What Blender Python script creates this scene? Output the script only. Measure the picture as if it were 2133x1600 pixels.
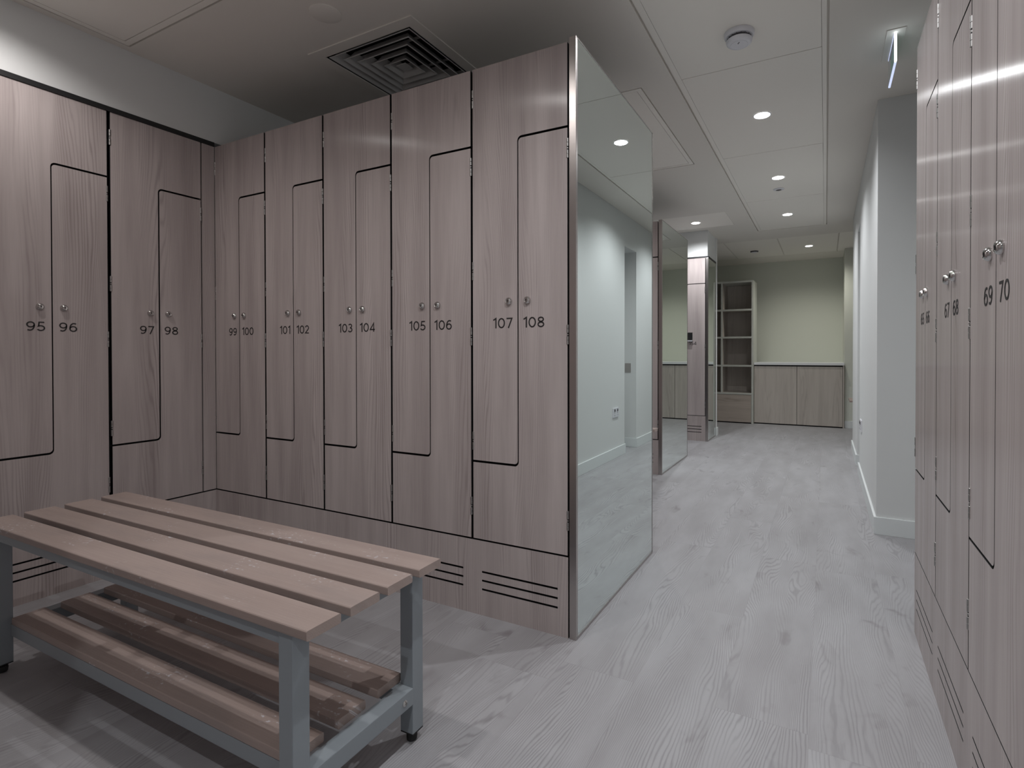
import bpy, bmesh, math, random
from mathutils import Vector, Matrix
PI = math.pi
sc = bpy.context.scene
COL = sc.collection
for o in list(bpy.data.objects):
    bpy.data.objects.remove(o)

# ------------------------------------------------------------------ camera
cam_d = bpy.data.cameras.new('camera')
cam_d.sensor_fit = 'HORIZONTAL'
cam_d.sensor_width = 36.0
cam_d.lens = 1122.21 / 2133 * 36.0
cam_d.shift_x = (1066.5 - 1127.82) / 2133
cam_d.shift_y = (746.14 - 800.0) / 2133
cam_d.clip_start = 0.02
cam = bpy.data.objects.new('camera', cam_d)
COL.objects.link(cam)
YAW, PITCH, ROLL = -0.4853, -0.0089, -0.0012
F = Vector((math.sin(YAW) * math.cos(PITCH), math.cos(YAW) * math.cos(PITCH), math.sin(PITCH)))
Rv = F.cross(Vector((0, 0, 1))).normalized()
Uv = Rv.cross(F)
R2 = Rv * math.cos(ROLL) + Uv * math.sin(ROLL)
U2 = -Rv * math.sin(ROLL) + Uv * math.cos(ROLL)
M = Matrix((R2, U2, -F)).transposed().to_4x4()
M.translation = Vector((0.7323, -1.6348, 0.9582))
cam.matrix_world = M
sc.camera = cam

# ------------------------------------------------------------------ world, exposure, lamp settings
w = bpy.data.worlds.new('world')
sc.world = w
w.use_nodes = True
w.node_tree.nodes['Background'].inputs[0].default_value = (0.9, 0.95, 1, 1)
w.node_tree.nodes['Background'].inputs[1].default_value = 0.0
sc.view_settings.view_transform = 'Standard'
sc.view_settings.look = 'None'
sc.view_settings.exposure = 0.0
sc.view_settings.gamma = 1.0
sc.view_settings.use_curve_mapping = False
CORRIDOR_W, BAY_W, FAR_W = 31.0, 16.0, 30.0
CONE, BLEND = 150, 0.75
LAMP_COL = (0.955, 0.975, 1.0)
BAY_COL = (1.0, 0.955, 0.935)
FAR_COL = (1.0, 0.98, 0.90)

ZC = 2.29        # ceiling
ZL = 1.995       # locker tops
ZB = 0.279       # underside of locker doors
PITCHL = 0.392   # locker module

# ------------------------------------------------------------------ helpers
def new_mat(name):
    m = bpy.data.materials.new(name)
    m.use_nodes = True
    nt = m.node_tree
    b = nt.nodes['Principled BSDF']
    return m, nt, b

def plain(name, col, rough=0.6, metal=0.0, spec=0.5, emit=None, es=0.0, bump=0.0, bscale=60.0):
    m, nt, b = new_mat(name)
    b.inputs['Base Color'].default_value = (*col, 1)
    b.inputs['Roughness'].default_value = rough
    b.inputs['Metallic'].default_value = metal
    b.inputs['Specular IOR Level'].default_value = spec
    if emit:
        b.inputs['Emission Color'].default_value = (*emit, 1)
        b.inputs['Emission Strength'].default_value = es
    # faint procedural variation so that the surface is not perfectly flat
    tc = nt.nodes.new('ShaderNodeTexCoord')
    nz = nt.nodes.new('ShaderNodeTexNoise')
    nz.inputs['Scale'].default_value = bscale
    nz.inputs['Detail'].default_value = 3
    nt.links.new(tc.outputs['Object'], nz.inputs['Vector'])
    if bump > 0:
        bp = nt.nodes.new('ShaderNodeBump')
        bp.inputs['Strength'].default_value = bump
        bp.inputs['Distance'].default_value = 0.002
        nt.links.new(nz.outputs['Fac'], bp.inputs['Height'])
        nt.links.new(bp.outputs['Normal'], b.inputs['Normal'])
    else:
        mx = nt.nodes.new('ShaderNodeMapRange')
        mx.inputs['To Min'].default_value = max(rough - 0.03, 0.0)
        mx.inputs['To Max'].default_value = min(rough + 0.03, 1.0)
        nt.links.new(nz.outputs['Fac'], mx.inputs['Value'])
        nt.links.new(mx.outputs['Result'], b.inputs['Roughness'])
    return m

class G:
    """tiny node-graph helper"""
    def __init__(s, nt):
        s.nt = nt
    def link(s, a, b):
        if isinstance(a, (int, float)):
            b.default_value = a
        else:
            s.nt.links.new(a, b)
    def math(s, op, a, b=0.0, c=0.0, clamp=False):
        n = s.nt.nodes.new('ShaderNodeMath')
        n.operation = op
        n.use_clamp = clamp
        for i, v in enumerate((a, b, c)):
            s.link(v, n.inputs[i])
        return n.outputs[0]
    def vec(s, x, y, z):
        n = s.nt.nodes.new('ShaderNodeCombineXYZ')
        for i, v in enumerate((x, y, z)):
            s.link(v, n.inputs[i])
        return n.outputs[0]
    def noise(s, v, scale, detail=2.0, rough=0.5, dist=0.0):
        n = s.nt.nodes.new('ShaderNodeTexNoise')
        s.nt.links.new(v, n.inputs['Vector'])
        n.inputs['Scale'].default_value = scale
        n.inputs['Detail'].default_value = detail
        n.inputs['Roughness'].default_value = rough
        n.inputs['Distortion'].default_value = dist
        return n.outputs['Fac']
    def ramp(s, v, lo, hi):
        n = s.nt.nodes.new('ShaderNodeMapRange')
        n.interpolation_type = 'SMOOTHSTEP'
        n.inputs['From Min'].default_value = lo
        n.inputs['From Max'].default_value = hi
        s.link(v, n.inputs['Value'])
        return n.outputs['Result']
    def mix(s, f, a, b):
        n = s.nt.nodes.new('ShaderNodeMix')
        n.data_type = 'RGBA'
        s.link(f, n.inputs[0])
        for v, i in ((a, 6), (b, 7)):
            if isinstance(v, tuple):
                n.inputs[i].default_value = (*v, 1)
            else:
                s.nt.links.new(v, n.inputs[i])
        return n.outputs[2]

def wood(name, axis, light, dark, line, lines=75.0, bend=16.0, line_amt=0.55, rough=0.45,
         bump=0.25, spec=0.5, scuffs=0.0, fiber=0.35, aniso=0.0, shared=False):
    """laminate: growth-ring contours that run along the given local axis"""
    m, nt, b = new_mat(name)
    g = G(nt)
    tc = nt.nodes.new('ShaderNodeTexCoord')
    oi = nt.nodes.new('ShaderNodeObjectInfo')
    sp = nt.nodes.new('ShaderNodeSeparateXYZ')
    nt.links.new(tc.outputs['Object'], sp.inputs[0])
    X, Y, Z = sp.outputs[0], sp.outputs[1], sp.outputs[2]
    if axis == 'Z':
        along, across, third = Z, g.math('ADD', X, g.math('MULTIPLY', Y, 0.9)), Y
    else:
        along, across, third = X, g.math('ADD', Y, g.math('MULTIPLY', Z, 0.9)), Z
    if shared:      # pieces cut from one board (same origin) share their figure
        wl = nt.nodes.new('ShaderNodeTexWhiteNoise')
        wl.noise_dimensions = '3D'
        nt.links.new(oi.outputs['Location'], wl.inputs['Vector'])
        rnd = wl.outputs['Value']
    else:
        rnd = oi.outputs['Random']
    a2 = g.math('ADD', along, g.math('MULTIPLY', rnd, 37.0))
    c2 = g.math('ADD', across, g.math('MULTIPLY', rnd, 11.3))
    v1 = g.vec(g.math('MULTIPLY', c2, 4.2), g.math('MULTIPLY', third, 1.0), g.math('MULTIPLY', a2, 0.40))
    n1 = g.noise(v1, 1.0, 2.0, 0.40)
    nw = g.noise(g.vec(g.math('MULTIPLY', c2, 26.0), third, g.math('MULTIPLY', a2, 2.2)), 1.0, 2.0, 0.5)
    ring = g.math('ADD', g.math('MULTIPLY', c2, lines),
                  g.math('ADD', g.math('MULTIPLY', n1, bend * 2.2), g.math('MULTIPLY', nw, 2.4)))
    sn = g.math('SINE', g.math('MULTIPLY', ring, 2 * PI))
    sn = g.math('MULTIPLY_ADD', sn, 0.5, 0.5)
    sn = g.math('POWER', sn, 3.0)
    # where the rings show strongly and where they fade
    vis = g.ramp(g.noise(g.vec(g.math('MULTIPLY', c2, 9.0), third, g.math('MULTIPLY', a2, 0.9)), 1.0, 2.5, 0.6), 0.36, 0.70)
    lf = g.math('MULTIPLY', g.math('MULTIPLY', sn, vis), line_amt)
    tone = g.ramp(g.noise(g.vec(g.math('MULTIPLY', c2, 13.0), third, g.math('MULTIPLY', a2, 0.8)), 1.0, 3.0, 0.6), 0.25, 0.75)
    fib = g.noise(g.vec(g.math('MULTIPLY', c2, 420.0), g.math('MULTIPLY', third, 300.0), g.math('MULTIPLY', a2, 9.0)), 1.0, 2.0, 0.6)
    base = g.mix(g.math('ADD', g.math('MULTIPLY', tone, 1.0 - fiber), g.math('MULTIPLY', fib, fiber)), dark, light)
    col = g.mix(lf, base, line)
    if scuffs > 0:
        s1 = g.noise(g.vec(g.math('MULTIPLY', a2, 70.0), g.math('MULTIPLY', c2, 110.0), 0.0), 1.0, 2.0)
        s2 = g.noise(g.vec(g.math('MULTIPLY', a2, 5.0), g.math('MULTIPLY', c2, 9.0), 3.0), 1.0, 1.0)
        sf = g.math('MULTIPLY', g.ramp(s1, 0.58, 0.70), g.ramp(s2, 0.55, 0.68))
        s3 = g.ramp(g.noise(g.vec(g.math('MULTIPLY', a2, 3.0), g.math('MULTIPLY', c2, 12.0), 8.0), 1.0, 4.0, 0.65), 0.45, 0.72)
        col = g.mix(g.math('MULTIPLY', s3, 0.30), col, (0.21, 0.185, 0.18))
        col = g.mix(g.math('MULTIPLY', sf, scuffs), col, (0.62, 0.62, 0.66))
    nt.links.new(col, b.inputs['Base Color'])
    b.inputs['Roughness'].default_value = rough
    b.inputs['Specular IOR Level'].default_value = spec
    if aniso > 0:
        vt = nt.nodes.new('ShaderNodeVectorTransform')
        vt.vector_type = 'VECTOR'
        vt.convert_from, vt.convert_to = 'OBJECT', 'WORLD'
        vt.inputs[0].default_value = (1, 0, 0)
        nt.links.new(vt.outputs[0], b.inputs['Tangent'])
        b.inputs['Anisotropic'].default_value = aniso
        b.inputs['Anisotropic Rotation'].default_value = 0.0
    bp = nt.nodes.new('ShaderNodeBump')
    bp.inputs['Strength'].default_value = bump
    bp.inputs['Distance'].default_value = 0.0012
    hgt = g.math('SUBTRACT', fib, g.math('MULTIPLY', lf, 0.7))
    nt.links.new(hgt, bp.inputs['Height'])
    nt.links.new(bp.outputs['Normal'], b.inputs['Normal'])
    return m

def floor_material():
    m, nt, b = new_mat('grey_oak_vinyl')
    g = G(nt)
    tc = nt.nodes.new('ShaderNodeTexCoord')
    sp = nt.nodes.new('ShaderNodeSeparateXYZ')
    nt.links.new(tc.outputs['Object'], sp.inputs[0])
    X, Y = sp.outputs[0], sp.outputs[1]
    PW, PL = 0.228, 1.22
    xs = g.math('DIVIDE', g.math('ADD', X, 20.05), PW)
    ix = g.math('FLOOR', xs)
    wn = nt.nodes.new('ShaderNodeTexWhiteNoise')
    wn.noise_dimensions = '1D'
    nt.links.new(ix, wn.inputs['W'])
    ys = g.math('ADD', g.math('DIVIDE', g.math('ADD', Y, 20.0), PL), g.math('MULTIPLY', wn.outputs['Value'], 5.0))
    iy = g.math('FLOOR', ys)
    wn2 = nt.nodes.new('ShaderNodeTexWhiteNoise')
    wn2.noise_dimensions = '2D'
    nt.links.new(g.vec(ix, iy, 0.0), wn2.inputs['Vector'])
    rnd = wn2.outputs['Value']
    fx = g.math('FRACT', xs)
    fy = g.math('FRACT', ys)
    c2 = g.math('ADD', X, g.math('MULTIPLY', rnd, 53.0))
    a2 = g.math('ADD', Y, g.math('MULTIPLY', rnd, 91.0))
    n1 = g.noise(g.vec(g.math('MULTIPLY', c2, 5.2), g.math('MULTIPLY', a2, 0.85), 0.0), 1.0, 2.2, 0.42, 0.12)
    nw = g.noise(g.vec(g.math('MULTIPLY', c2, 40.0), g.math('MULTIPLY', a2, 6.0), 0.0), 1.0, 2.0)
    ring = g.math('ADD', g.math('MULTIPLY', c2, 135.0), g.math('ADD', g.math('MULTIPLY', n1, 40.0), g.math('MULTIPLY', nw, 1.6)))
    sn = g.math('MULTIPLY_ADD', g.math('SINE', g.math('MULTIPLY', ring, 2 * PI)), 0.5, 0.5)
    sn = g.math('POWER', sn, 3.0)
    vis = g.ramp(g.noise(g.vec(g.math('MULTIPLY', c2, 11.0), g.math('MULTIPLY', a2, 2.0), 5.0), 1.0, 2.0), 0.25, 0.7)
    fib = g.noise(g.vec(g.math('MULTIPLY', c2, 520.0), g.math('MULTIPLY', a2, 22.0), 0.0), 1.0, 2.0, 0.6)
    tone = g.ramp(g.noise(g.vec(g.math('MULTIPLY', c2, 7.0), g.math('MULTIPLY', a2, 2.2), 2.0), 1.0, 3.0, 0.55), 0.25, 0.78)
    t = g.math('ADD', g.math('MULTIPLY', tone, 0.62), g.math('ADD', g.math('MULTIPLY', rnd, 0.18), g.math('MULTIPLY', fib, 0.2)))
    base = g.mix(t, (0.325, 0.315, 0.325), (0.445, 0.442, 0.460))
    lf = g.math('MULTIPLY', g.math('MULTIPLY_ADD', vis, 0.75, 0.25), g.math('MULTIPLY', sn, 0.50))
    col = g.mix(lf, base, (0.190, 0.180, 0.188))
    # smudgy knots and worn stains
    kn = g.noise(g.vec(g.math('MULTIPLY', c2, 9.0), g.math('MULTIPLY', a2, 5.0), 7.0), 1.0, 3.0, 0.55, 0.6)
    col = g.mix(g.math('MULTIPLY', g.ramp(kn, 0.60, 0.80), 0.60), col, (0.165, 0.145, 0.15))
    # plank joints
    ex = g.math('MINIMUM', fx, g.math('SUBTRACT', 1.0, fx))
    ey = g.math('MINIMUM', fy, g.math('SUBTRACT', 1.0, fy))
    jx = g.math('LESS_THAN', ex, 0.0045)
    jy = g.math('LESS_THAN', ey, 0.0009)
    col = g.mix(g.math('MULTIPLY', g.math('MAXIMUM', jx, jy), 0.22), col, (0.22, 0.21, 0.215))
    nt.links.new(col, b.inputs['Base Color'])
    b.inputs['Roughness'].default_value = 0.50
    b.inputs['Specular IOR Level'].default_value = 0.35
    bp = nt.nodes.new('ShaderNodeBump')
    bp.inputs['Strength'].default_value = 0.35
    bp.inputs['Distance'].default_value = 0.0015
    nt.links.new(g.math('SUBTRACT', g.math('MULTIPLY', fib, 0.7), lf), bp.inputs['Height'])
    nt.links.new(bp.outputs['Normal'], b.inputs['Normal'])
    return m

M_FLOOR = floor_material()
M_WALL = plain('white_wall_paint', (0.73, 0.74, 0.735), 0.75, bump=0.06, bscale=180)
M_WALL_FAR = plain('pale_green_wall_paint', (0.69, 0.71, 0.635), 0.75, bump=0.06, bscale=180)
M_CEIL = plain('white_ceiling_paint', (0.80, 0.765, 0.71), 0.8, bump=0.05, bscale=200)
M_PANEL = plain('ceiling_panel_paint', (0.91, 0.875, 0.815), 0.7)
M_SKIRT = plain('skirting_gloss_white', (0.76, 0.79, 0.79), 0.45)
M_WOOD = wood('locker_wood_laminate', 'Z', (0.570, 0.505, 0.492), (0.375, 0.322, 0.313), (0.165, 0.128, 0.124),
              lines=118.0, bend=15.0, line_amt=0.42, rough=0.205, bump=0.08, spec=0.19, aniso=0.9, shared=True)
M_CAB = wood('cabinet_wood_laminate', 'Z', (0.58, 0.53, 0.48), (0.44, 0.395, 0.355), (0.27, 0.23, 0.205),
             lines=30.0, bend=9.0, line_amt=0.4, rough=0.5, bump=0.15)
M_CABH = wood('drawer_wood_laminate', 'X', (0.54, 0.47, 0.41), (0.38, 0.32, 0.275), (0.23, 0.185, 0.155),
              lines=30.0, bend=10.0, line_amt=0.45, rough=0.5, bump=0.15)
M_SLAT = wood('bench_hardwood', 'X', (0.420, 0.335, 0.304), (0.305, 0.234, 0.208), (0.20, 0.14, 0.12),
              lines=120.0, bend=10.0, line_amt=0.10, rough=0.5, bump=0.12, scuffs=0.8, fiber=0.5)
M_BLACK = plain('black_carcass', (0.012, 0.012, 0.013), 0.6, spec=0.3)
M_TRIMB = plain('black_trim', (0.016, 0.016, 0.017), 0.45)
M_NUM = plain('black_vinyl_lettering', (0.018, 0.016, 0.017), 0.5)
M_CHROME = plain('chrome', (0.62, 0.61, 0.60), 0.12, metal=1.0)
M_HINGE = plain('satin_hinge_steel', (0.42, 0.41, 0.40), 0.38, metal=1.0)
M_STEEL = plain('brushed_steel', (0.50, 0.465, 0.45), 0.30, metal=1.0)
M_STEELD = plain('edge_steel', (0.42, 0.39, 0.38), 0.20, metal=1.0)
M_GREY = plain('grey_painted_steel', (0.265, 0.295, 0.320), 0.42)
M_RUBBER = plain('black_rubber', (0.010, 0.010, 0.010), 0.7)
M_PALE = plain('pale_edge_board', (0.56, 0.57, 0.52), 0.5)
M_TOP = plain('white_worktop', (0.80, 0.81, 0.82), 0.35)
M_WPLAST = plain('white_plastic', (0.74, 0.74, 0.78), 0.4)
M_DGREY = plain('dark_grey_plastic', (0.09, 0.085, 0.095), 0.5)
M_DIFF = plain('grey_painted_diffuser', (0.62, 0.61, 0.60), 0.5)
M_LENS = plain('lit_lamp_lens', (0.9, 0.9, 0.9), 0.4, emit=(1.0, 0.985, 0.96), es=14.0)
M_EDGE = plain('lit_sign_edge', (0.8, 0.85, 0.9), 0.3, emit=(0.86, 0.96, 1.0), es=4.5)
M_EDGEB = plain('lit_sign_lower_edge', (0.6, 0.65, 0.8), 0.3, emit=(0.62, 0.70, 1.0), es=0.9)
M_GREEN = plain('green_sign_face', (0.30, 0.42, 0.38), 0.4, emit=(0.12, 0.85, 0.55), es=0.06)

def mirror_material():
    m, nt, b = new_mat('mirror_glass')
    b.inputs['Base Color'].default_value = (0.785, 0.850, 0.835, 1)
    b.inputs['Metallic'].default_value = 1.0
    b.inputs['Roughness'].default_value = 0.0
    return m
M_MIRROR = mirror_material()

def acrylic_material():
    m, nt, b = new_mat('clear_acrylic')
    b.inputs['Base Color'].default_value = (0.80, 0.84, 0.84, 1)
    b.inputs['Roughness'].default_value = 0.15
    b.inputs['Alpha'].default_value = 0.30
    return m
M_ACRYL = acrylic_material()

# ---- mesh building -------------------------------------------------------
def bm_box(bm, x0, x1, y0, y1, z0, z1, mi=0, front=None):
    vs = [bm.verts.new(p) for p in ((x0, y0, z0), (x1, y0, z0), (x1, y1, z0), (x0, y1, z0),
                                    (x0, y0, z1), (x1, y0, z1), (x1, y1, z1), (x0, y1, z1))]
    fs = []
    for idx in ((3, 2, 1, 0), (4, 5, 6, 7), (0, 1, 5, 4), (1, 2, 6, 5), (2, 3, 7, 6), (3, 0, 4, 7)):
        f = bm.faces.new([vs[i] for i in idx])
        f.material_index = mi
        fs.append(f)
    if front is not None:
        fs[2].material_index = front
    return vs

def bm_prism(bm, pts, y0, y1, mi=0, side=None):
    """polygon given as (x, z), extruded along y from y0 (front) to y1 (back)"""
    a = [bm.verts.new((x, y0, z)) for x, z in pts]
    c = [bm.verts.new((x, y1, z)) for x, z in pts]
    n = len(pts)
    f = bm.faces.new(a); f.material_index = mi
    f = bm.faces.new(c[::-1]); f.material_index = mi
    for i in range(n):
        f = bm.faces.new((a[i], c[i], c[(i + 1) % n], a[(i + 1) % n]))
        f.material_index = mi if side is None else side

def bm_lathe(bm, prof, n=24, axis='Z', origin=(0, 0, 0), mi=0, cap=True):
    """prof: list of (radius, height). axis Z (height up) or Y (height = -y, towards the viewer)"""
    rings = []
    for r, h in prof:
        ring = []
        for i in range(n):
            t = 2 * PI * i / n
            if axis == 'Z':
                p = (r * math.cos(t), r * math.sin(t), h)
            elif axis == 'X':
                p = (h, r * math.cos(t), r * math.sin(t))
            else:
                p = (r * math.cos(t), -h, r * math.sin(t))
            ring.append(bm.verts.new((p[0] + origin[0], p[1] + origin[1], p[2] + origin[2])))
        rings.append(ring)
    for a, c in zip(rings, rings[1:]):
        for i in range(n):
            f = bm.faces.new((a[i], a[(i + 1) % n], c[(i + 1) % n], c[i]))
            f.material_index = mi
            f.smooth = True
    if cap:
        for ring in (rings[0], rings[-1]):
            f = bm.faces.new(ring)
            f.material_index = mi

def bm_sheet(bm, axis, pos, a0, a1, b0, b1, holes, mi=0, thick=0.0, side=None):
    """rectangle (a, b) with rectangular holes; axis 'Z': a=x b=y at z=pos, axis 'Y': a=x b=z at y=pos (thick goes up / back)"""
    eps = 1e-5
    A = sorted(set([a0, a1] + [v for h in holes for v in h[:2] if a0 < v < a1]))
    B = sorted(set([b0, b1] + [v for h in holes for v in h[2:] if b0 < v < b1]))
    def pt(a, b_, p):
        return (a, b_, p) if axis == 'Z' else (a, p, b_)
    cache = {}
    def V(a, b_, p):
        k = (round(a, 5), round(b_, 5), round(p, 5))
        if k not in cache:
            cache[k] = bm.verts.new(pt(a, b_, p))
        return cache[k]
    solid = {}
    for i in range(len(A) - 1):
        for j in range(len(B) - 1):
            ca, cb = (A[i] + A[i + 1]) / 2, (B[j] + B[j + 1]) / 2
            solid[i, j] = not any(h[0] < ca < h[1] and h[2] < cb < h[3] for h in holes)
    levels = [pos] if thick == 0 else [pos, pos + thick]
    for (i, j), s in solid.items():
        if not s:
            continue
        for p in levels:
            f = bm.faces.new([V(A[i], B[j], p), V(A[i + 1], B[j], p), V(A[i + 1], B[j + 1], p), V(A[i], B[j + 1], p)])
            f.material_index = mi
        if thick:
            for di, dj, e in ((-1, 0, ((i, j), (i, j + 1))), (1, 0, ((i + 1, j), (i + 1, j + 1))),
                              (0, -1, ((i, j), (i + 1, j))), (0, 1, ((i, j + 1), (i + 1, j + 1)))):
                if not solid.get((i + di, j + dj), False):
                    (p0, q0), (p1, q1) = e
                    f = bm.faces.new([V(A[p0], B[q0], pos), V(A[p1], B[q1], pos),
                                      V(A[p1], B[q1], pos + thick), V(A[p0], B[q0], pos + thick)])
                    f.material_index = mi if side is None else side

def mesh_of(bm, mats, bevel=0.0, name='mesh', recalc=True):
    if recalc:
        bmesh.ops.recalc_face_normals(bm, faces=bm.faces[:])
    if bevel > 0:
        es = [e for e in bm.edges if len(e.link_faces) == 2 and e.calc_face_angle(0) > 0.6]
        bmesh.ops.bevel(bm, geom=es, offset=bevel, segments=2, affect='EDGES', profile=0.7)
    me = bpy.data.meshes.new(name)
    bm.to_mesh(me)
    bm.free()
    if any(p.use_smooth for p in me.polygons):
        me.set_sharp_from_angle(angle=math.radians(38))
    for m in (mats if isinstance(mats, (list, tuple)) else [mats]):
        me.materials.append(m)
    return me

def put(name, me, parent=None, loc=(0, 0, 0), rz=0.0):
    o = bpy.data.objects.new(name, me)
    COL.objects.link(o)
    o.location = loc
    o.rotation_euler = (0, 0, rz)
    if parent:
        o.parent = parent
    return o

def tag(o, label, cat, group=None):
    o['label'] = label
    o['category'] = cat
    if group:
        o['group'] = group
    return o

def thing(name, label, cat, loc=(0, 0, 0), rz=0.0, group=None):
    o = bpy.data.objects.new(name, None)
    o.empty_display_size = 0.1
    COL.objects.link(o)
    o.location = loc
    o.rotation_euler = (0, 0, rz)
    return tag(o, label, cat, group)

def struct(name, boxes, mat, bevel=0.0):
    bm = bmesh.new()
    for bx in boxes:
        bm_box(bm, *bx)
    o = put(name, mesh_of(bm, mat, bevel, name))
    o['kind'] = 'structure'
    return o

def box_part(name, parent, bx, mat, bevel=0.0, front=None):
    bm = bmesh.new()
    bm_box(bm, *bx, front=front)
    return put(name, mesh_of(bm, mat, bevel, name), parent)

# ------------------------------------------------------------------ structure
LX = -1.984
struct('floor', [(-2.7, 3.4, -3.4, 7.3, -0.08, 0.0)], M_FLOOR)

# ceiling with the openings of panels and air diffuser
PX0, PX1, PY0, PY1 = 0.072, 0.742, -3.0, 4.69       # long corridor strip
holes = [(PX0, PX1, PY0, PY1),
         (-0.752, -0.088, 0.998, 2.240),
         (-0.800, -0.108, 3.678, 4.258),
         (-1.946, -0.700, -1.440, -0.388),
         (-1.265, -0.755, 0.050, 0.560),
         (-0.980, -0.372, 5.190, 6.410), (-0.366, 0.228, 5.190, 6.410), (0.234, 0.858, 5.190, 6.410), (0.864, 1.50, 5.190, 6.410)]
bm = bmesh.new()
bm_sheet(bm, 'Z', ZC, -2.7, 3.4, -3.4, 7.3, holes, thick=0.0120)
for hx in holes:
    if hx[0] != -1.265:
        bm_box(bm, hx[0] - 0.01, hx[1] + 0.01, hx[2] - 0.01, hx[3] + 0.01, ZC + 0.0125, ZC + 0.0150)
o = put('ceiling', mesh_of(bm, M_CEIL, 0, 'ceiling')); o['kind'] = 'structure'
struct('ceiling_void', [(-2.7, 3.4, -3.4, 7.3, ZC + 0.16, ZC + 0.2)], M_BLACK)

struct('wall_left', [(-2.45, LX, -3.4, 7.3, 2.0165, ZC)], M_WALL)
struct('wall_left_behind', [(-2.7, -2.45, -3.4, 7.3, 0, ZC)], M_WALL)
struct('wall_left_near', [(-2.45, LX, -3.4, -0.860, 0, 2.0165)], M_WALL)
struct('wall_back', [(-2.45, 3.4, -3.5, -3.4, 0, ZC)], M_WALL)
struct('wall_locker_backs', [(LX, -0.03, -2.545, -1.70, 0, 1.995)], M_WOOD)
struct('wall_partition', [(LX, -0.030, 0.872, 0.886, 0.0, 1.99)], M_WOOD)
WX = 0.972
struct('wall_right_near', [(1.46, 1.80, -3.4, 1.71, 0, ZC)], M_WALL)
struct('wall_right_end', [(1.006, 1.46, -3.4, -0.590, 0, ZC)], M_WALL)
struct('wall_right', [(WX, 1.80, 1.71, 3.31, 0, ZC), (WX, 1.80, 3.31, 3.67, 1.985, ZC), (1.30, 1.80, 3.31, 3.67, 0, 1.985),
                      (WX, 1.80, 3.67, 4.55, 0, ZC)], M_WALL, 0.002)
struct('wall_right_far', [(2.6, 2.7, 4.55, 7.3, 0, ZC), (1.80, 2.7, 4.50, 4.55, 0, ZC)], M_WALL)
struct('wall_far', [(-2.45, 2.7, 6.95, 7.05, 0, ZC), (0.945, 2.6, 6.25, 6.95, 0, ZC)], M_WALL_FAR)
struct('wall_column', [(-2.45, -0.400, 4.372, 4.91, 2.0, ZC), (-2.45, -0.392, 4.826, 4.91, 0, ZC)], M_WALL)

SK = 0.092
def skirting(name, boxes):
    struct(name, boxes, M_SKIRT, 0.003)
skirting('baseboard_right', [(WX - 0.012, WX, 1.7105, 3.31, 0, SK), (WX - 0.012, 1.75, 1.698, 1.71, 0, SK)])
skirting('baseboard_right_far', [(WX - 0.012, WX, 3.6705, 4.55, 0, SK), (WX - 0.012, 1.30, 3.658, 3.67, 0, SK)])
skirting('baseboard_far', [(0.945, 2.6, 6.238, 6.25, 0, SK)])
skirting('baseboard_column', [(-0.392, -0.380, 4.826, 4.9095, 0, SK), (-2.45, -0.380, 4.91, 4.922, 0, SK)])

# black shadow trims above lockers
tb = tag(box_part('trim_strip', None, (LX - 0.03, LX + 0.004, -0.842, -0.002, ZL + 0.001, 2.0165), M_TRIMB),
         'black trim strip along the top of the left wall lockers', 'trim')
bm = bmesh.new()
bm_box(bm, -2.30, -0.400, 4.362, 4.372, 1.992, 2.010)
bm_box(bm, -0.402, -0.390, 4.362, 4.826, 1.992, 2.010)
tag(put('trim_strip', mesh_of(bm, M_TRIMB)), 'black trim strip on top of locker 154 and its mirror, below the white bulkhead', 'trim')

# ------------------------------------------------------------------ digits
def catmull(pts, closed, n=8):
    out = []
    m = len(pts)
    rng = range(m) if closed else range(m - 1)
    for i in rng:
        p0 = pts[(i - 1) % m] if closed or i > 0 else pts[0]
        p1, p2 = pts[i], pts[(i + 1) % m]
        p3 = pts[(i + 2) % m] if closed or i + 2 < m else pts[-1]
        for k in range(n):
            t = k / n
            out.append(tuple(0.5 * (2 * b + (c - a) * t + (2 * a - 5 * b + 4 * c - d) * t * t + (3 * b - a - 3 * c + d) * t ** 3)
                             for a, b, c, d in zip(p0, p1, p2, p3)))
    if not closed:
        out.append(pts[-1])
    return out

def ell(cx, cy, rx, ry, a0=0.0, a1=360.0, n=28):
    full = abs(a1 - a0) >= 360
    k = n if full else n + 1
    return [(cx + rx * math.cos(math.radians(a0 + (a1 - a0) * i / n)), cy + ry * math.sin(math.radians(a0 + (a1 - a0) * i / n))) for i in range(k)]

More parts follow.
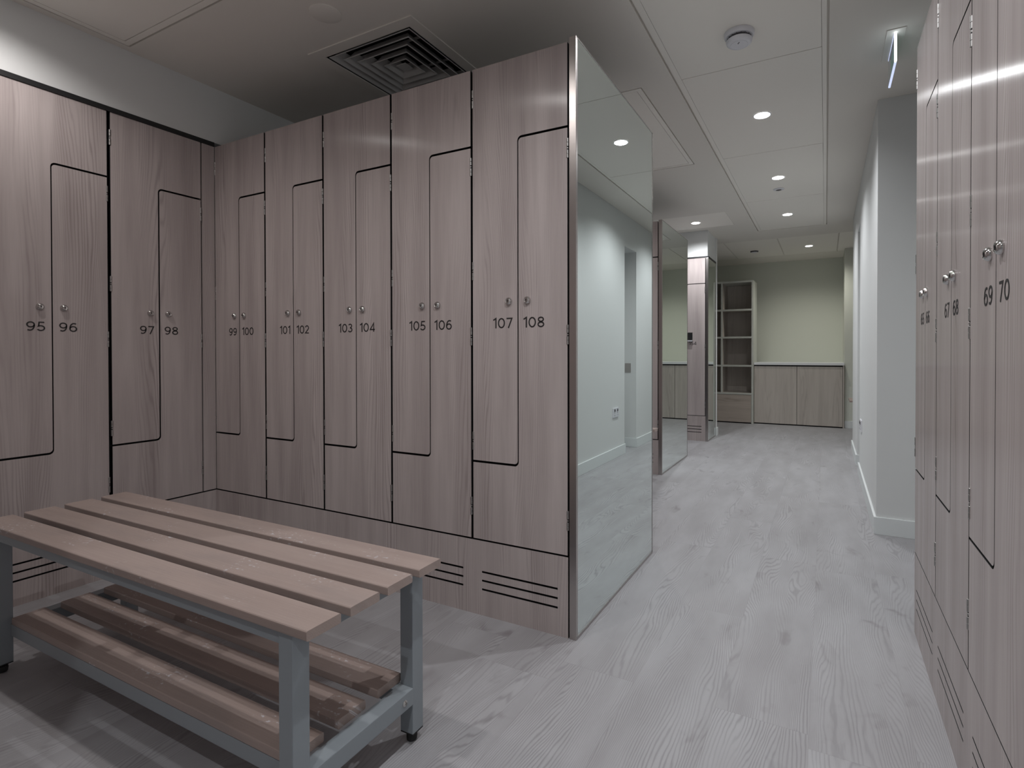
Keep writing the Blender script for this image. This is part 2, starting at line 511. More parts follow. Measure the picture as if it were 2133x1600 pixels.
SW = 0.128   # stroke width relative to the digit height
h2 = SW / 2
GLYPH = {  # width, strokes (points, closed)
    '0': (0.80, [(ell(0.40, 0.5, 0.40 - h2, 0.5 - h2), True)]),
    '1': (0.40, [([(0.03, 0.80), (0.335, 0.965), (0.335, 0.0)], False)]),
    '2': (0.68, [(ell(0.33, 0.68, 0.27, 0.32 - h2, 165, -30, 16) + [(0.06, h2), (0.66, h2)], False)]),
    '3': (0.68, [(ell(0.31, 0.735, 0.25, 0.265 - h2, 150, -90, 16), False), (ell(0.31, 0.285, 0.30, 0.285 - h2, 90, -155, 18), False)]),
    '4': (0.78, [([(0.58, 0.0), (0.58, 0.95), (0.06, 0.25), (0.76, 0.25)], False)]),
    '5': (0.68, [([(0.60, 1 - h2), (0.17, 1 - h2), (0.12, 0.53)] + ell(0.30, 0.315, 0.31, 0.315 - h2, 128, -150, 20), False)]),
    '6': (0.72, [(ell(0.36, 0.325, 0.36 - h2, 0.325 - h2), True), (catmull([(0.068, 0.36), (0.09, 0.58), (0.20, 0.82), (0.40, 0.93), (0.62, 0.885)], False), False)]),
    '7': (0.70, [([(0.02, 1 - h2), (0.62, 1 - h2), (0.22, 0.0)], False)]),
    '8': (0.72, [(ell(0.36, 0.745, 0.26, 0.255 - h2), True), (ell(0.36, 0.275, 0.36 - h2, 0.275 - h2), True)]),
    '9': (0.72, [(ell(0.36, 0.675, 0.36 - h2, 0.325 - h2), True), (catmull([(0.652, 0.64), (0.63, 0.42), (0.52, 0.18), (0.32, 0.07), (0.10, 0.115)], False), False)]),
}
GAP = 0.17
def text_width(s, H):
    return (sum(GLYPH[c][0] for c in s) + GAP * (len(s) - 1)) * H

def bm_digits(bm, s, x, z, H, yf, yb):
    cx = x
    hw = SW * H / 2
    for c in s:
        wd, strokes = GLYPH[c]
        for pts, closed in strokes:
            P = [Vector((cx + p[0] * H, z + p[1] * H)) for p in pts]
            n = len(P)
            L, Rr = [], []
            for i in range(n):
                a = P[i - 1] if (closed or i > 0) else None
                c2 = P[(i + 1) % n] if (closed or i < n - 1) else None
                d1 = (P[i] - a).normalized() if a is not None else None
                d2 = (c2 - P[i]).normalized() if c2 is not None else None
                if d1 is None: d1 = d2
                if d2 is None: d2 = d1
                n1, n2 = Vector((-d1.y, d1.x)), Vector((-d2.y, d2.x))
                mt = (n1 + n2)
                mt = mt.normalized() if mt.length > 1e-6 else n1
                k = hw / max(mt.dot(n1), 0.42)
                L.append(P[i] + mt * k)
                Rr.append(P[i] - mt * k)
            fl = [bm.verts.new((p.x, yf, p.y)) for p in L]
            fr = [bm.verts.new((p.x, yf, p.y)) for p in Rr]
            bl = [bm.verts.new((p.x, yb, p.y)) for p in L]
            br = [bm.verts.new((p.x, yb, p.y)) for p in Rr]
            for i in range(n if closed else n - 1):
                j = (i + 1) % n
                bm.faces.new((fl[i], fl[j], fr[j], fr[i]))
                bm.faces.new((fl[i], bl[i], bl[j], fl[j]))
                bm.faces.new((fr[i], fr[j], br[j], br[i]))
            if not closed:
                for i in (0, n - 1):
                    bm.faces.new((fl[i], fr[i], br[i], bl[i]))
        cx += (wd + GAP) * H

# ------------------------------------------------------------------ lockers
ZT, ZS = 1.715, 0.563      # upper and lower step of the Z-shaped split
DT = 0.019                 # door thickness
def arc(cx, cz, r, a0, a1, n=6):
    return [(cx + r * math.cos(math.radians(a0 + (a1 - a0) * i / n)), cz + r * math.sin(math.radians(a0 + (a1 - a0) * i / n))) for i in range(n + 1)]

door_cache = {}
def door_meshes(h, sv, sh):
    key = (round(h, 5), sv, sh)
    if key in door_cache:
        return door_cache[key]
    r = 0.013
    a, s = sv / 2, sh / 2
    left = [(-h, ZS + s)] + arc(-a - r, ZS + s + r, r, -90, 0) + arc(-a + (r + a + a), ZT + s - (r + a + a), r + 2 * a, 180, 90) + [(h, ZT + s), (h, ZL), (-h, ZL)]
    right = [(-h, ZB), (h, ZB), (h, ZT - s)] + arc(a + r, ZT - s - r, r, 90, 180) + arc(a - (r + 2 * a), ZS - s + (r + 2 * a), r + 2 * a, 0, -90) + [(-h, ZS - s)]
    res = []
    for pts in (left, right):
        bm = bmesh.new()
        bm_prism(bm, pts, 0.0, DT, 0, 1)
        res.append(mesh_of(bm, [M_WOOD, M_BLACK], 0.0, 'door'))
    door_cache[key] = res
    return res

def hinge_mesh():
    bm = bmesh.new()
    L = 0.066
    for z0, z1 in ((-0.033, -0.0195), (-0.019, -0.0055), (-0.0025, 0.0025), (0.0055, 0.019), (0.0195, 0.033)):
        r = 0.0043 if z1 - z0 > 0.006 else 0.0036
        bm_lathe(bm, [(r - 0.0006, z0), (r, z0 + 0.0005), (r, z1 - 0.0005), (r - 0.0006, z1)], 14)
    bm_lathe(bm, [(0.0026, -0.0325), (0.0026, 0.0325)], 10, mi=1)
    bm_box(bm, -0.006, 0.006, 0.002, 0.012, -L / 2 + 0.002, L / 2 - 0.002, 1)
    return mesh_of(bm, [M_HINGE, M_BLACK], 0, 'hinge')
HINGE = hinge_mesh()

def lock_mesh():
    bm = bmesh.new()
    bm_lathe(bm, [(0.0135, 0.0), (0.0138, 0.002), (0.0130, 0.005), (0.0112, 0.0085), (0.0085, 0.0108), (0.0078, 0.0100), (0.0072, 0.0098), (0.0001, 0.0104)], 26, 'Y', cap=False)
    bm_box(bm, -0.0011, 0.0011, -0.0112, -0.009, -0.0042, 0.0042, 1)
    bm_lathe(bm, [(0.0021, 0.009), (0.0021, 0.0110)], 12, 'Y', origin=(0, 0, 0.002), mi=1)
    return mesh_of(bm, [M_CHROME, M_BLACK], 0, 'lock')
LOCK = lock_mesh()

NUM_H, NUM_Z, LOCK_Z = 0.0365, 1.048, 1.143
def locker(loc, rz, nums, label, gap, sv=0.0040, sh=0.0080, depth=0.44, locks=True, group='two-door lockers', hinges_mid=(1.887, 1.260, 0.637)):
    u = thing('locker', label, 'locker', loc, rz, group)
    hw = PITCHL / 2
    h = hw - gap / 2
    box_part('carcass', u, (-hw + 0.0035, hw - 0.0035, DT + 0.004, depth, 0.002, ZL - 0.004), M_BLACK)
    lm, rm = door_meshes(h, sv, sh)
    for side, me, num in ((-1, lm, nums[0]), (1, rm, nums[1])):
        d = put('door', me, u)
        zs = hinges_mid if side < 0 else (1.643, 1.021, 0.396)
        for zz in zs:
            put('hinge', HINGE, d, (side * min(h + 0.0006, hw - 0.0046), 0.0018, zz))
        if locks:
            put('lock', LOCK, d, (side * 0.0375, 0, LOCK_Z))
        if num:
            bm = bmesh.new()
            tw = text_width(num, NUM_H)
            x = -0.022 - tw if side < 0 else 0.0215
            bm_digits(bm, num, x, NUM_Z, NUM_H, -0.0007, 0.0002)
            put('number', mesh_of(bm, M_NUM, 0, 'number'), d)
    return u

def plinth(name_label, loc, rz, x0, x1, centres, slot=0.0034, top=0.006):
    p = thing('locker_plinth', name_label, 'plinth', loc, rz)
    hs = []
    for c in centres:
        for z in (0.0955, 0.1275, 0.1595):
            hs.append((c - 0.154, c + 0.154, z - slot, z + slot))
    bm = bmesh.new()
    bm_sheet(bm, 'Y', 0.0, x0, x1, 0.0, ZB - top, hs, thick=0.018, side=1)
    put('panel', mesh_of(bm, [M_WOOD, M_BLACK], 0, 'panel'), p)
    return p

# row facing the bench bay: 99 .. 108
XR0 = -0.0265
ROWA = ['99', '100', '101', '102', '103', '104', '105', '106', '107', '108']
notes = ['first door pair out of the dark corner', 'second pair out of the dark corner', 'middle pair of the long row',
         'second pair from the mirror end', 'end of the row against the mirror frame']
for i in range(5):
    cx = XR0 - PITCHL * (4.5 - i)
    a, b_ = ROWA[2 * i], ROWA[2 * i + 1]
    locker((cx, 0, 0), 0, (a, b_), 'wood-effect locker with doors numbered %s and %s, %s' % (a, b_, notes[i]), 0.0095, depth=0.868)
plinth('long wood-effect plinth with vent slots running from the dark corner to the large mirror', (0, 0, 0), 0, LX - 0.017, XR0 - 0.003,
       [XR0 - PITCHL * (k + 0.5) for k in range(5)])
# left wall row: 95 .. 98
locker((LX, -0.4505 - PITCHL / 2 - 0.0010, 0), PI / 2, ('95', '96'), 'wood-effect locker with doors numbered 95 and 96, at the left edge on the left wall', 0.0165, depth=0.44)
locker((LX, -0.4505 + PITCHL / 2 - 0.0035, 0), PI / 2, ('97', '98'), 'wood-effect locker with doors numbered 97 and 98 on the left wall beside the corner', 0.0150, sv=0.0055, depth=0.44)
plinth('wood-effect plinth with vent slots on the left wall, seen under the bench seat', (LX, 0, 0), PI / 2, -0.842, -0.001,
       [-0.4505 - PITCHL / 2, -0.4505 + PITCHL / 2 - 0.0035])
bm = bmesh.new()
bm_box(bm, LX - 0.019, LX, -0.0625, -0.0015, ZB, ZL)
tag(put('corner_filler', mesh_of(bm, M_WOOD)), 'narrow wood-effect filler strip in the corner between lockers 98 and 99', 'filler panel')
# right hand row: 65 .. 70
XR = 1.005
RB = [0.5845, 0.2015, -0.1885]
rn = [('65', '66', 'far end of the right-hand row'), ('67', '68', 'middle of the right-hand row'), ('69', '70', 'nearest at the right edge')]
for i, (a, b_, t) in enumerate(rn):
    cy = 0.2015 + PITCHL / 2 - PITCHL * i
    locker((XR, cy, 0), -PI / 2, (a, b_), 'wood-effect locker with doors numbered %s and %s, %s' % (a, b_, t), 0.0055, sv=0.0035, sh=0.0060, depth=0.45)
plinth('wood-effect plinth with vent slots at the bottom right edge, under the right-hand lockers', (XR, 0, 0), -PI / 2, -(0.2015 + PITCHL), -(0.2015 - 2 * PITCHL),
       [-(0.2015 + PITCHL / 2 - PITCHL * i) for i in range(3)], slot=0.0024, top=0.0035)
# second partition (behind the mirror) and locker 154
P2X, P2Y = -0.403, 2.5455
locker((P2X - 0.0295 - PITCHL / 2, P2Y, 0), 0, (None, None), 'wood-effect locker on the second partition, mostly hidden behind the large near mirror', 0.009, depth=0.874)
plinth('short sliver of wood-effect plinth at the foot of the second mirror', (0, P2Y, 0), 0, P2X - 0.028 - PITCHL, P2X - 0.028, [P2X - 0.028 - PITCHL / 2])
P3X, P3Y = -0.392, 4.362
l154 = locker((P3X - 0.0285 - PITCHL / 2, P3Y, 0), 0, (None, '154'), 'wood-effect locker numbered 154 with a black keypad lock', 0.008, depth=0.455, locks=False)
dr = [c for c in l154.children if c.name.startswith('door')][1]
bm = bmesh.new()
bm_box(bm, 0.006, 0.062, -0.020, 0, 1.086, 1.186, 0)
bm_box(bm, 0.0085, 0.0595, -0.0225, -0.020, 1.106, 1.178, 1)
bm_box(bm, 0.006, 0.062, -0.026, -0.020, 1.088, 1.098, 2)
for i in range(3):
    for j in range(4):
        bm_box(bm, 0.0165 + i * 0.014, 0.0215 + i * 0.014, -0.0230, -0.0225, 1.116 + j * 0.015, 1.120 + j * 0.015, 3)
kp = put('keypad_lock', mesh_of(bm, [M_HINGE, M_BLACK, M_WPLAST, M_DGREY], 0, 'keypad_lock'), dr)
kp['label'] = 'black keypad lock with a white lower edge'
plinth('small wood-effect plinth with vent slots under the locker with the keypad', (0, P3Y, 0), 0, P3X - 0.027 - PITCHL, P3X - 0.027, [P3X - 0.027 - PITCHL / 2])

# ------------------------------------------------------------------ mirrors on partition ends
def mirror(x, y0, y1, ztop, strip, label):
    m = thing('mirror', label, 'mirror', (x, y0, 0))
    D = y1 - y0
    e = 0.0035
    box_part('backing_panel', m, (-strip, -0.004, 0.012, D - e, 0.003, ztop - e), M_BLACK)
    box_part('glass', m, (-0.004, -0.0005, 0.004, D - e, 0.010, ztop - e), M_MIRROR)
    f = box_part('front_frame', m, (-strip + 0.0005, 0.0008, -0.0015, 0.012, 0.0, ztop), M_STEEL, 0.0006)
    f['label'] = 'wide brushed steel edge strip'
    box_part('top_frame', m, (-0.012, 0.0010, 0.004, D, ztop - e, ztop), M_STEELD)
    box_part('bottom_frame', m, (-0.012, 0.0012, 0.004, D, 0.0, 0.010), M_STEELD)
    box_part('rear_frame', m, (-0.012, 0.0010, D - e, D, 0.0, ztop), M_STEELD)
    return m
mirror(0.0, 0.0, 0.892, 2.0075, 0.0245, 'large floor-standing mirror panel on the end of the row of lockers 99 to 108')
mirror(P2X, P2Y, P2Y + 0.880, 2.005, 0.028, 'mirror panel on the second partition end, middle of the three mirrors')
mirror(P3X, P3Y, P3Y + 0.460, 1.990, 0.027, 'narrow mirror panel beside locker 154, farthest of the three mirrors')

# ------------------------------------------------------------------ benches
def rounded_slat(x0, x1, y0, y1, z0, z1, mat, r=0.004):
    bm = bmesh.new()
    bm_box(bm, x0, x1, y0, y1, z0, z1)
    bmesh.ops.recalc_face_normals(bm, faces=bm.faces[:])
    es = [e for e in bm.edges if abs(e.verts[0].co.x - e.verts[1].co.x) > 0.1]
    bmesh.ops.bevel(bm, geom=es, offset=r, segments=3, affect='EDGES', profile=0.6)
    return mesh_of(bm, mat, 0, 'slat')

def make_bench(label, loc, rz):
    b = thing('bench', label, 'bench', loc, rz, 'slatted benches')
    zt, tk, wd, gp, e = 0.453, 0.0195, 0.0800, 0.0243, 0.7142
    tot = 4 * wd + 3 * gp
    for i in range(4):
        y = -tot / 2 + i * (wd + gp)
        put('seat_slat', rounded_slat(-e, e, y, y + wd, zt - tk, zt, M_SLAT), b)
    for i in range(3):
        y = -0.1575 + i * 0.1175
        put('shelf_slat', rounded_slat(-0.612, 0.620, y, y + 0.080, 0.1445, 0.1655, M_SLAT), b)
    lx, ly, s = 0.6455, 0.1685, 0.0193
    for sx in (-1, 1):
        for sy in (-1, 1):
            bm = bmesh.new()
            cx, cy = sx * lx, sy * ly
            bm_box(bm, cx - s, cx + s, cy - s, cy + s, 0.0285, zt - tk)
            lg = put('leg', mesh_of(bm, M_GREY, 0.0022, 'leg'), b)
            bm = bmesh.new()
            bm_box(bm, cx - s + 0.0004, cx + s - 0.0004, cy - s + 0.0004, cy + s - 0.0004, 0.0255, 0.0285)
            bm_lathe(bm, [(0.006, 0.0255), (0.006, 0.020), (0.012, 0.019), (0.0135, 0.013), (0.0125, 0.003), (0.009, 0.0)], 18, origin=(cx, cy, 0))
            put('foot', mesh_of(bm, M_RUBBER, 0, 'foot'), lg)
        # end rails, top and shelf height, bolted between the legs
        x0, x1 = (lx - s, lx + s + 0.0010) if sx > 0 else (-lx - s - 0.0010, -lx + s)
        bm = bmesh.new()
        bm_box(bm, x0, x1, -ly + s, ly - s, zt - tk - 0.030, zt - tk - 0.0002)
        put('top_rail', mesh_of(bm, M_GREY, 0.002, 'top_rail'), b)
        bm = bmesh.new()
        bm_box(bm, x0, x1 + (0.001 if sx > 0 else 0), -ly + s, ly - s, 0.1040, 0.1440)
        r = put('shelf_rail', mesh_of(bm, M_GREY, 0.002, 'shelf_rail'), b)
        bm = bmesh.new()
        for sy in (-1, 1):
            o_ = (sx * (lx + s + 0.0015), sy * (ly - s - 0.030), 0.124)
            bm_lathe(bm, [(0.0078, 0.0), (0.0078, sx * 0.0015), (0.0060, sx * 0.0035), (0.0034, sx * 0.0042), (0.0030, sx * 0.0022)], 16, 'X', origin=o_)
        put('bolt', mesh_of(bm, M_CHROME, 0, 'bolt'), r)
    bm = bmesh.new()
    bm_box(bm, -0.018, 0.018, -0.150, 0.150, zt - tk - 0.024, zt - tk - 0.0002)
    put('middle_support', mesh_of(bm, M_GREY, 0.002, 'middle_support'), b)
    for sy in (-1, 1):
        ya, yb = sorted((sy * (ly - 0.014), sy * (ly + 0.016)))
        bm = bmesh.new()
        bm_box(bm, -lx + s, lx - s, ya, yb, zt - tk - 0.030, zt - tk - 0.0002)
        put('top_rail', mesh_of(bm, M_GREY, 0.002, 'top_rail'), b)
        ya, yb = sorted((sy * (ly - 0.045), sy * (ly - 0.0125)))
        bm = bmesh.new()
        bm_box(bm, -lx + s, lx - s, ya, yb, 0.1085, 0.1440)
        put('shelf_rail', mesh_of(bm, M_GREY, 0.002, 'shelf_rail'), b)
    return b

def copy_tree(o, parent=None):
    c = o.copy()
    COL.objects.link(c)
    if parent:
        c.parent = parent
    for ch in list(o.children):
        copy_tree(ch, c)
    return c

bench = make_bench('slatted wooden bench on a grey steel frame with a shoe shelf, in the foreground', (-0.8169, -0.7863, 0), 0.0141)
b2 = copy_tree(bench)
b2.location = (-0.985, 1.757, 0); b2.rotation_euler = (0, 0, 0)
b2['label'] = 'slatted bench whose end peeks out beside the second partition, behind the large mirror'
b3 = copy_tree(bench)
b3.location = (1.675, 5.15, 0); b3.rotation_euler = (0, 0, 0)
b3['label'] = 'slatted bench whose end peeks out past the far right wall'

# ------------------------------------------------------------------ far shelving and counter
def shelf_unit():
    u = thing('shelving_unit', 'tall open shelving unit with pale edges and dark wood back by the far wall', 'shelving unit', (0, 6.14, 0))
    x0, xd, x1, D, t = -0.960, -0.541, -0.131, 0.42, 0.024
    zt = 1.945
    mats = [M_CAB, M_PALE]
    def brd(name, bx, all_pale=False):
        bm = bmesh.new()
        bm_box(bm, *bx, mi=1 if all_pale else 0, front=1)
        return put(name, mesh_of(bm, mats, 0.0, name), u)
    brd('side_panel', (x0, x0 + t, 0, D, 0, zt - t), True)
    brd('side_panel', (x1 - t, x1, 0, D, 0, zt - t), True)
    brd('top_panel', (x0, x1, 0, D, zt - t, zt), True)
    brd('divider', (xd - t / 2, xd + t / 2, 0, D - 0.02, 0.416, zt - t))
    box_part('back_panel', u, (x0 + t, x1 - t, D - 0.018, D, 0.02, zt - t), M_CAB)
    for z in (1.548, 1.173, 0.785):
        brd('shelf', (x0 + t, xd - t / 2, 0, D - 0.02, z - t / 2, z + t / 2))
        brd('shelf', (xd + t / 2, x1 - t, 0, D - 0.02, z - t / 2, z + t / 2))
    brd('bottom_shelf', (x0 + t, x1 - t, 0, D - 0.02, 0.392, 0.416))
    box_part('drawer_front', u, (x0 + t + 0.003, x1 - t - 0.003, 0.0, 0.02, 0.016, 0.387), M_CABH)
    return u
shelf_unit()
CY = 6.20
def base_cabinet(x0, x1, label):
    c = thing('base_cabinet', label, 'cabinet', (0, CY, 0))
    box_part('carcass', c, (x0, x1, 0.022, 0.72, 0.0, 0.798), M_BLACK)
    box_part('door', c, (x0 + 0.002, x1 - 0.002, 0.0, 0.02, 0.016, 0.781), M_CAB, 0.001)
base_cabinet(-0.129, 0.3995, 'left wood-effect cabinet under the white worktop, next to the shelving')
base_cabinet(0.4005, 0.926, 'right wood-effect cabinet under the white worktop')
tag(box_part('end_panel', None, (0.928, 0.943, CY - 0.002, 6.93, 0.0, 0.798), M_CAB), 'narrow wood-effect end panel at the right of the cabinets', 'panel')
bm = bmesh.new()
bm_box(bm, -0.129, 0.944, CY - 0.012, 6.948, 0.799, 0.831)
tag(put('worktop', mesh_of(bm, M_TOP, 0.002)), 'white worktop over the two far cabinets', 'worktop')

# ------------------------------------------------------------------ ceiling panels
def panel(x0, x1, y0, y1, label, group=None, z=ZC + 0.0005):
    g_ = 0.0022
    bm = bmesh.new()
    bm_box(bm, x0 + g_, x1 - g_, y0 + g_, y1 - g_, z, z + 0.0115)
    return tag(put('ceiling_panel', mesh_of(bm, M_PANEL, 0.001, 'ceiling_panel')), label, 'ceiling panel', group)
def hatch(x0, x1, y0, y1, label, z=ZC + 0.0005):
    h = thing('ceiling_hatch', label, 'ceiling hatch', ((x0 + x1) / 2, (y0 + y1) / 2, z))
    hx, hy = (x1 - x0) / 2, (y1 - y0) / 2
    bm = bmesh.new()
    bm_sheet(bm, 'Z', 0.0, -hx + 0.007, hx - 0.007, -hy + 0.007, hy - 0.007, [(-hx + 0.032, hx - 0.032, -hy + 0.032, hy - 0.032)], thick=0.0115)
    put('frame', mesh_of(bm, M_PANEL, 0, 'frame'), h)
    bm = bmesh.new()
    bm_box(bm, -hx + 0.0345, hx - 0.0345, -hy + 0.0345, hy - 0.0345, 0.0006, 0.0115)
    put('panel', mesh_of(bm, M_PANEL, 0.001, 'panel'), h)
# frame round the long corridor strip
fr = 0.026
gf = 0.009
bm = bmesh.new()
bm_sheet(bm, 'Z', ZC + 0.001, PX0 + gf, PX1 - gf, PY0 + gf, PY1 - gf, [(PX0 + gf + fr, PX1 - gf - fr * 0.7, PY0 + gf + fr, PY1 - gf - 0.012)], thick=0.011)
tag(put('ceiling_frame', mesh_of(bm, M_PANEL)), 'long white frame around the row of corridor ceiling panels', 'ceiling frame')
ix0, ix1 = PX0 + gf + fr, PX1 - gf - fr * 0.7
ys = [PY1 - gf - 0.012, 3.450, 2.232, 1.018, -0.200, -1.415, PY0 + gf + fr]
lab = ['farthest corridor ceiling panel, with one downlight and the small sprinkler rose near it',
       'corridor ceiling panel with the second visible downlight', 'corridor ceiling panel with the nearest visible downlight',
       'corridor ceiling panel carrying the round smoke detector', 'corridor ceiling panel overhead at the top edge', 'corridor ceiling panel behind the viewpoint']
lab = ['farthest white panel of the corridor ceiling strip', 'third white panel of the corridor ceiling strip from the smoke detector',
       'white panel of the corridor ceiling strip just beyond the smoke detector', 'white panel of the corridor ceiling strip that carries the smoke detector',
       'white panel of the corridor ceiling strip directly overhead', 'white panel of the corridor ceiling strip behind the viewpoint']
for i in range(6):
    panel(ix0 - 0.001, ix1 + 0.001, ys[i + 1], ys[i], lab[i], 'corridor ceiling panels')
hatch(-0.752, -0.088, 0.998, 2.240, 'white ceiling hatch panel beyond the large mirror')
panel(-0.800, -0.108, 3.678, 4.258, 'white ceiling panel with a downlight above locker 154')
hatch(-1.946, -0.700, -1.440, -0.388, 'white ceiling hatch panel at the top left above the bench')
panel(-0.980, -0.372, 5.190, 6.410, 'far ceiling panel at the left, over the shelving')
panel(-0.366, 0.228, 5.190, 6.410, 'far ceiling panel carrying the flat dark detector')
panel(0.234, 0.858, 5.190, 6.410, 'far ceiling panel carrying the farthest downlight')
panel(0.864, 1.50, 5.190, 6.410, 'far ceiling panel at the right, next to the wall')

# ------------------------------------------------------------------ lamps
def lens_meshes():
    bm = bmesh.new()
    bm_lathe(bm, [(0.0410, -0.0005), (0.0418, -0.0025), (0.0470, -0.0025), (0.0480, 0.0)], 32, cap=False)
    ring = mesh_of(bm, M_WPLAST, 0, 'trim_ring')
    bm = bmesh.new()
    bm_lathe(bm, [(0.0408, 0.0), (0.0408, -0.0030)], 32)
    return ring, mesh_of(bm, M_LENS, 0, 'lens')
RING, LENS = lens_meshes()
def downlight(x, y, label, watts, colr, cone=CONE, blend=BLEND):
    d = thing('downlight', label, 'downlight', (x, y, ZC), 0, 'recessed downlights')
    put('trim_ring', RING, d)
    put('lens', LENS, d)
    ld = bpy.data.lights.new('lamp', 'SPOT')
    ld.energy = watts
    ld.color = colr
    ld.spot_size = math.radians(cone)
    ld.spot_blend = blend
    ld.shadow_soft_size = 0.010
    lo = bpy.data.objects.new('lamp', ld)
    COL.objects.link(lo)
    lo.location = (0, 0, -0.008)
    lo.parent = d
    return d
downlight(0.410, 2.83, 'lit corridor downlight second beyond the smoke detector', CORRIDOR_W, LAMP_COL)
downlight(0.414, 1.62, 'lit corridor downlight nearest beyond the smoke detector', CORRIDOR_W, LAMP_COL)
downlight(0.405, 4.055, 'lit corridor downlight third beyond the smoke detector', CORRIDOR_W, LAMP_COL)
downlight(-0.446, 3.985, 'lit downlight above locker 154', CORRIDOR_W * 1.35, LAMP_COL)
downlight(0.545, 5.85, 'lit downlight over the far counter', FAR_W, FAR_COL)
downlight(0.414, 0.405, 'corridor downlight at the top edge before the smoke detector', CORRIDOR_W, LAMP_COL)
downlight(0.414, -0.815, 'corridor downlight above the viewpoint', CORRIDOR_W, LAMP_COL)
downlight(0.414, -2.03, 'corridor downlight behind the viewpoint', CORRIDOR_W, LAMP_COL)
downlight(-0.46, -0.915, 'bench bay downlight nearer the corridor', BAY_W, BAY_COL)
downlight(-1.66, -0.915, 'bench bay downlight near the left wall', BAY_W, BAY_COL)
downlight(-0.42, 1.63, 'downlight in the hatch panel beyond the large mirror', CORRIDOR_W * 0.45, BAY_COL)

# ------------------------------------------------------------------ air diffuser
def diffuser():
    d = thing('air_diffuser', 'square grey louvred air diffuser in the ceiling above lockers 103 to 106', 'air vent', (-1.010, 0.305, ZC))
    bm = bmesh.new()
    H = 0.2965
    bm_sheet(bm, 'Z', -0.006, -H, H, -H, H, [(-0.245, 0.245, -0.245, 0.245)], thick=0.0055)
    put('frame', mesh_of(bm, M_CEIL, 0.001, 'frame'), d)
    bm = bmesh.new()
    bm_box(bm, -0.252, 0.252, -0.252, 0.252, 0.110, 0.114)
    for s in (-1, 1):
        a, b_ = sorted((s * 0.248, s * 0.252))
        bm_box(bm, a, b_, -0.252, 0.252, 0.0, 0.110)
        bm_box(bm, -0.252, 0.252, a, b_, 0.0, 0.110)
    put('duct_box', mesh_of(bm, M_BLACK, 0, 'duct_box'), d)
    def ring(a, drop, name):
        # louvre: lip at half-size a, slopes up and inwards
        prof = [(a, -0.004 - drop), (a, -0.0015 - drop), (a - 0.016, 0.010), (a - 0.034, 0.040), (a - 0.036, 0.040), (a - 0.018, 0.009), (a - 0.004, -0.004 - drop)]
        bm = bmesh.new()
        loops = []
        for r, z in prof:
            loops.append([bm.verts.new((sx * r, sy * r, z)) for sx, sy in ((-1, -1), (1, -1), (1, 1), (-1, 1))])
        n = len(loops)
        for i in range(n):
            A, B = loops[i], loops[(i + 1) % n]
            for k in range(4):
                bm.faces.new((A[k], A[(k + 1) % 4], B[(k + 1) % 4], B[k]))
        put(name, mesh_of(bm, M_DIFF, 0, name), d)
    for a in (0.233, 0.191, 0.149, 0.107, 0.066):
        ring(a, 0.0, 'louvre_ring')
    box_part('core_plate', d, (-0.027, 0.027, -0.027, 0.027, 0.004, 0.008), M_DIFF)
    bm = bmesh.new()
    for s in (-1, 1):
        bm_box(bm, -0.24, 0.24, s * 0.10 - 0.002, s * 0.10 + 0.002, 0.042, 0.052)
    put('cross_bar', mesh_of(bm, M_DIFF, 0, 'cross_bar'), d)
diffuser()

# ------------------------------------------------------------------ ceiling fittings
sd = thing('smoke_detector', 'round white smoke detector on the corridor ceiling', 'smoke detector', (0.410, 0.745, ZC), 0.3)
bm = bmesh.new()
bm_lathe(bm, [(0.060, 0.0), (0.0605, -0.006), (0.0585, -0.014), (0.0545, -0.019), (0.040, -0.019)], 40)
put('base', mesh_of(bm, M_WPLAST, 0, 'base'), sd)
bm = bmesh.new()
bm_lathe(bm, [(0.043, -0.019), (0.043, -0.031)], 32)
for k in range(16):
    t = 2 * PI * k / 16
    c, s = math.cos(t) * 0.046, math.sin(t) * 0.046
    bm_box(bm, c - 0.0015, c + 0.0015, s - 0.0015, s + 0.0015, -0.031, -0.019)
put('sensing_chamber', mesh_of(bm, M_DGREY, 0, 'sensing_chamber'), sd)
bm = bmesh.new()
bm_lathe(bm, [(0.044, -0.030), (0.0505, -0.030), (0.0520, -0.033), (0.0495, -0.041), (0.043, -0.046), (0.036, -0.0482), (0.0355, -0.0475), (0.034, -0.0475), (0.0335, -0.0488), (0.0001, -0.0500)], 40, cap=False)
put('cover', mesh_of(bm, M_WPLAST, 0, 'cover'), sd)
bm = bmesh.new()
for dx, dy in ((-0.006, -0.014), (-0.004, -0.021)):
    bm_lathe(bm, [(0.0024, -0.0495), (0.0024, -0.0506)], 10, origin=(dx, dy, 0))
put('indicator', mesh_of(bm, M_DGREY, 0, 'indicator'), sd)

bm = bmesh.new()
bm_lathe(bm, [(0.0605, 0.0), (0.0605, -0.003), (0.058, -0.0045), (0.0001, -0.005)], 40, cap=False)
tag(put('blanking_plate', mesh_of(bm, M_CEIL), None, (-1.003, -0.153, ZC)), 'round white blanking plate on the dark ceiling above the bench', 'cover plate')
bm = bmesh.new()
bm_lathe(bm, [(0.042, 0.0), (0.042, -0.003), (0.026, -0.008), (0.022, -0.0075)], 28, cap=False)
bm_lathe(bm, [(0.022, -0.004), (0.012, -0.0045)], 20, mi=1)
tag(put('sprinkler', mesh_of(bm, [M_WPLAST, M_DGREY]), None, (0.392, 3.15, ZC)), 'small round sprinkler rose beside the second corridor downlight', 'sprinkler')
bm = bmesh.new()
bm_lathe(bm, [(0.050, 0.0), (0.050, -0.006), (0.046, -0.014), (0.040, -0.016)], 32)
bm_lathe(bm, [(0.040, -0.016), (0.032, -0.019), (0.0001, -0.020)], 32, mi=1, cap=False)
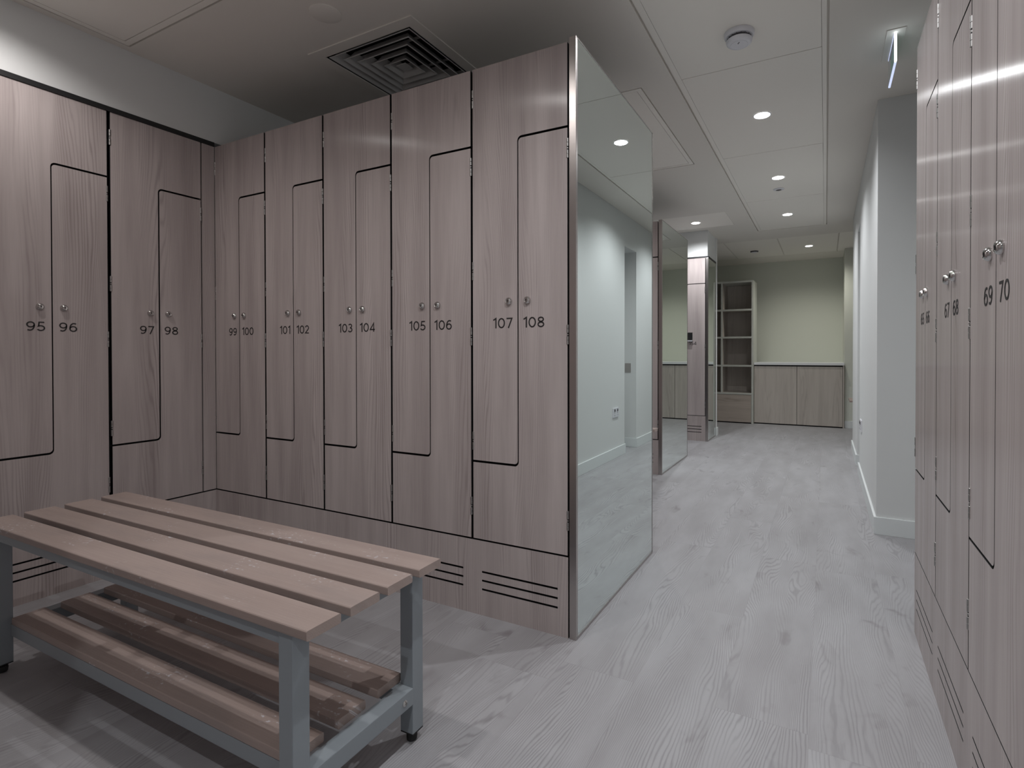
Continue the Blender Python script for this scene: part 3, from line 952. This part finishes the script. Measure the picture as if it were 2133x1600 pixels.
tag(put('heat_detector', mesh_of(bm, [M_DGREY, M_WPLAST]), None, (-0.095, 5.90, ZC)), 'small dark detector on the far ceiling before the shelving', 'detector')

# exit sign blade hanging over the right side
ex = thing('exit_sign', 'edge-lit clear blade sign hanging from the ceiling above the right-hand lockers', 'exit sign', (0.985, 1.15, ZC))
bm = bmesh.new()
bm_box(bm, -0.032, 0.036, -0.140, 0.130, -0.003, 0.0)
put('ceiling_plate', mesh_of(bm, M_CEIL, 0.001), ex)
box_part('acrylic_blade', ex, (-0.004, 0.004, -0.112, 0.130, -0.120, -0.003), M_ACRYL)
box_part('lit_edge', ex, (-0.0045, 0.0045, -0.119, -0.112, -0.122, -0.003), M_EDGE)
box_part('lower_edge', ex, (-0.004, 0.004, -0.112, 0.130, -0.127, -0.120), M_EDGEB)
box_part('upper_edge', ex, (-0.0048, -0.0040, -0.112, 0.130, -0.0062, -0.0032), M_EDGEB)
box_part('green_face', ex, (0.0042, 0.0052, -0.105, 0.125, -0.115, -0.006), M_GREEN)

# ------------------------------------------------------------------ wall fittings
so = thing('wall_socket', 'white switched socket low on the right wall before the doorway', 'socket', (WX, 3.05, 0.415))
bm = bmesh.new()
bm_box(bm, -0.009, 0, -0.073, 0.073, -0.043, 0.043)
put('face_plate', mesh_of(bm, M_WPLAST, 0.002), so)
bm = bmesh.new()
for s in (-1, 1):
    bm_box(bm, -0.0125, -0.009, s * 0.036 - 0.011, s * 0.036 + 0.011, 0.010, 0.032)
put('rocker_switch', mesh_of(bm, M_DGREY, 0.001), so)
bm = bmesh.new()
for s in (-1, 1):
    for dy, dz, w_, h_ in ((0, 0.0, 0.004, 0.010), (-0.011, -0.022, 0.008, 0.004), (0.011, -0.022, 0.008, 0.004)):
        bm_box(bm, -0.0095, -0.0088, s * 0.036 + dy - w_ / 2, s * 0.036 + dy + w_ / 2, dz - h_ / 2 - 0.002, dz + h_ / 2 - 0.002)
put('pin_hole', mesh_of(bm, M_BLACK), so)
tag(box_part('strike_plate', None, (1.030, 1.092, 3.664, 3.6705, 0.762, 0.856), M_STEEL, 0.001), 'steel plate on the jamb inside the right-hand doorway', 'plate')
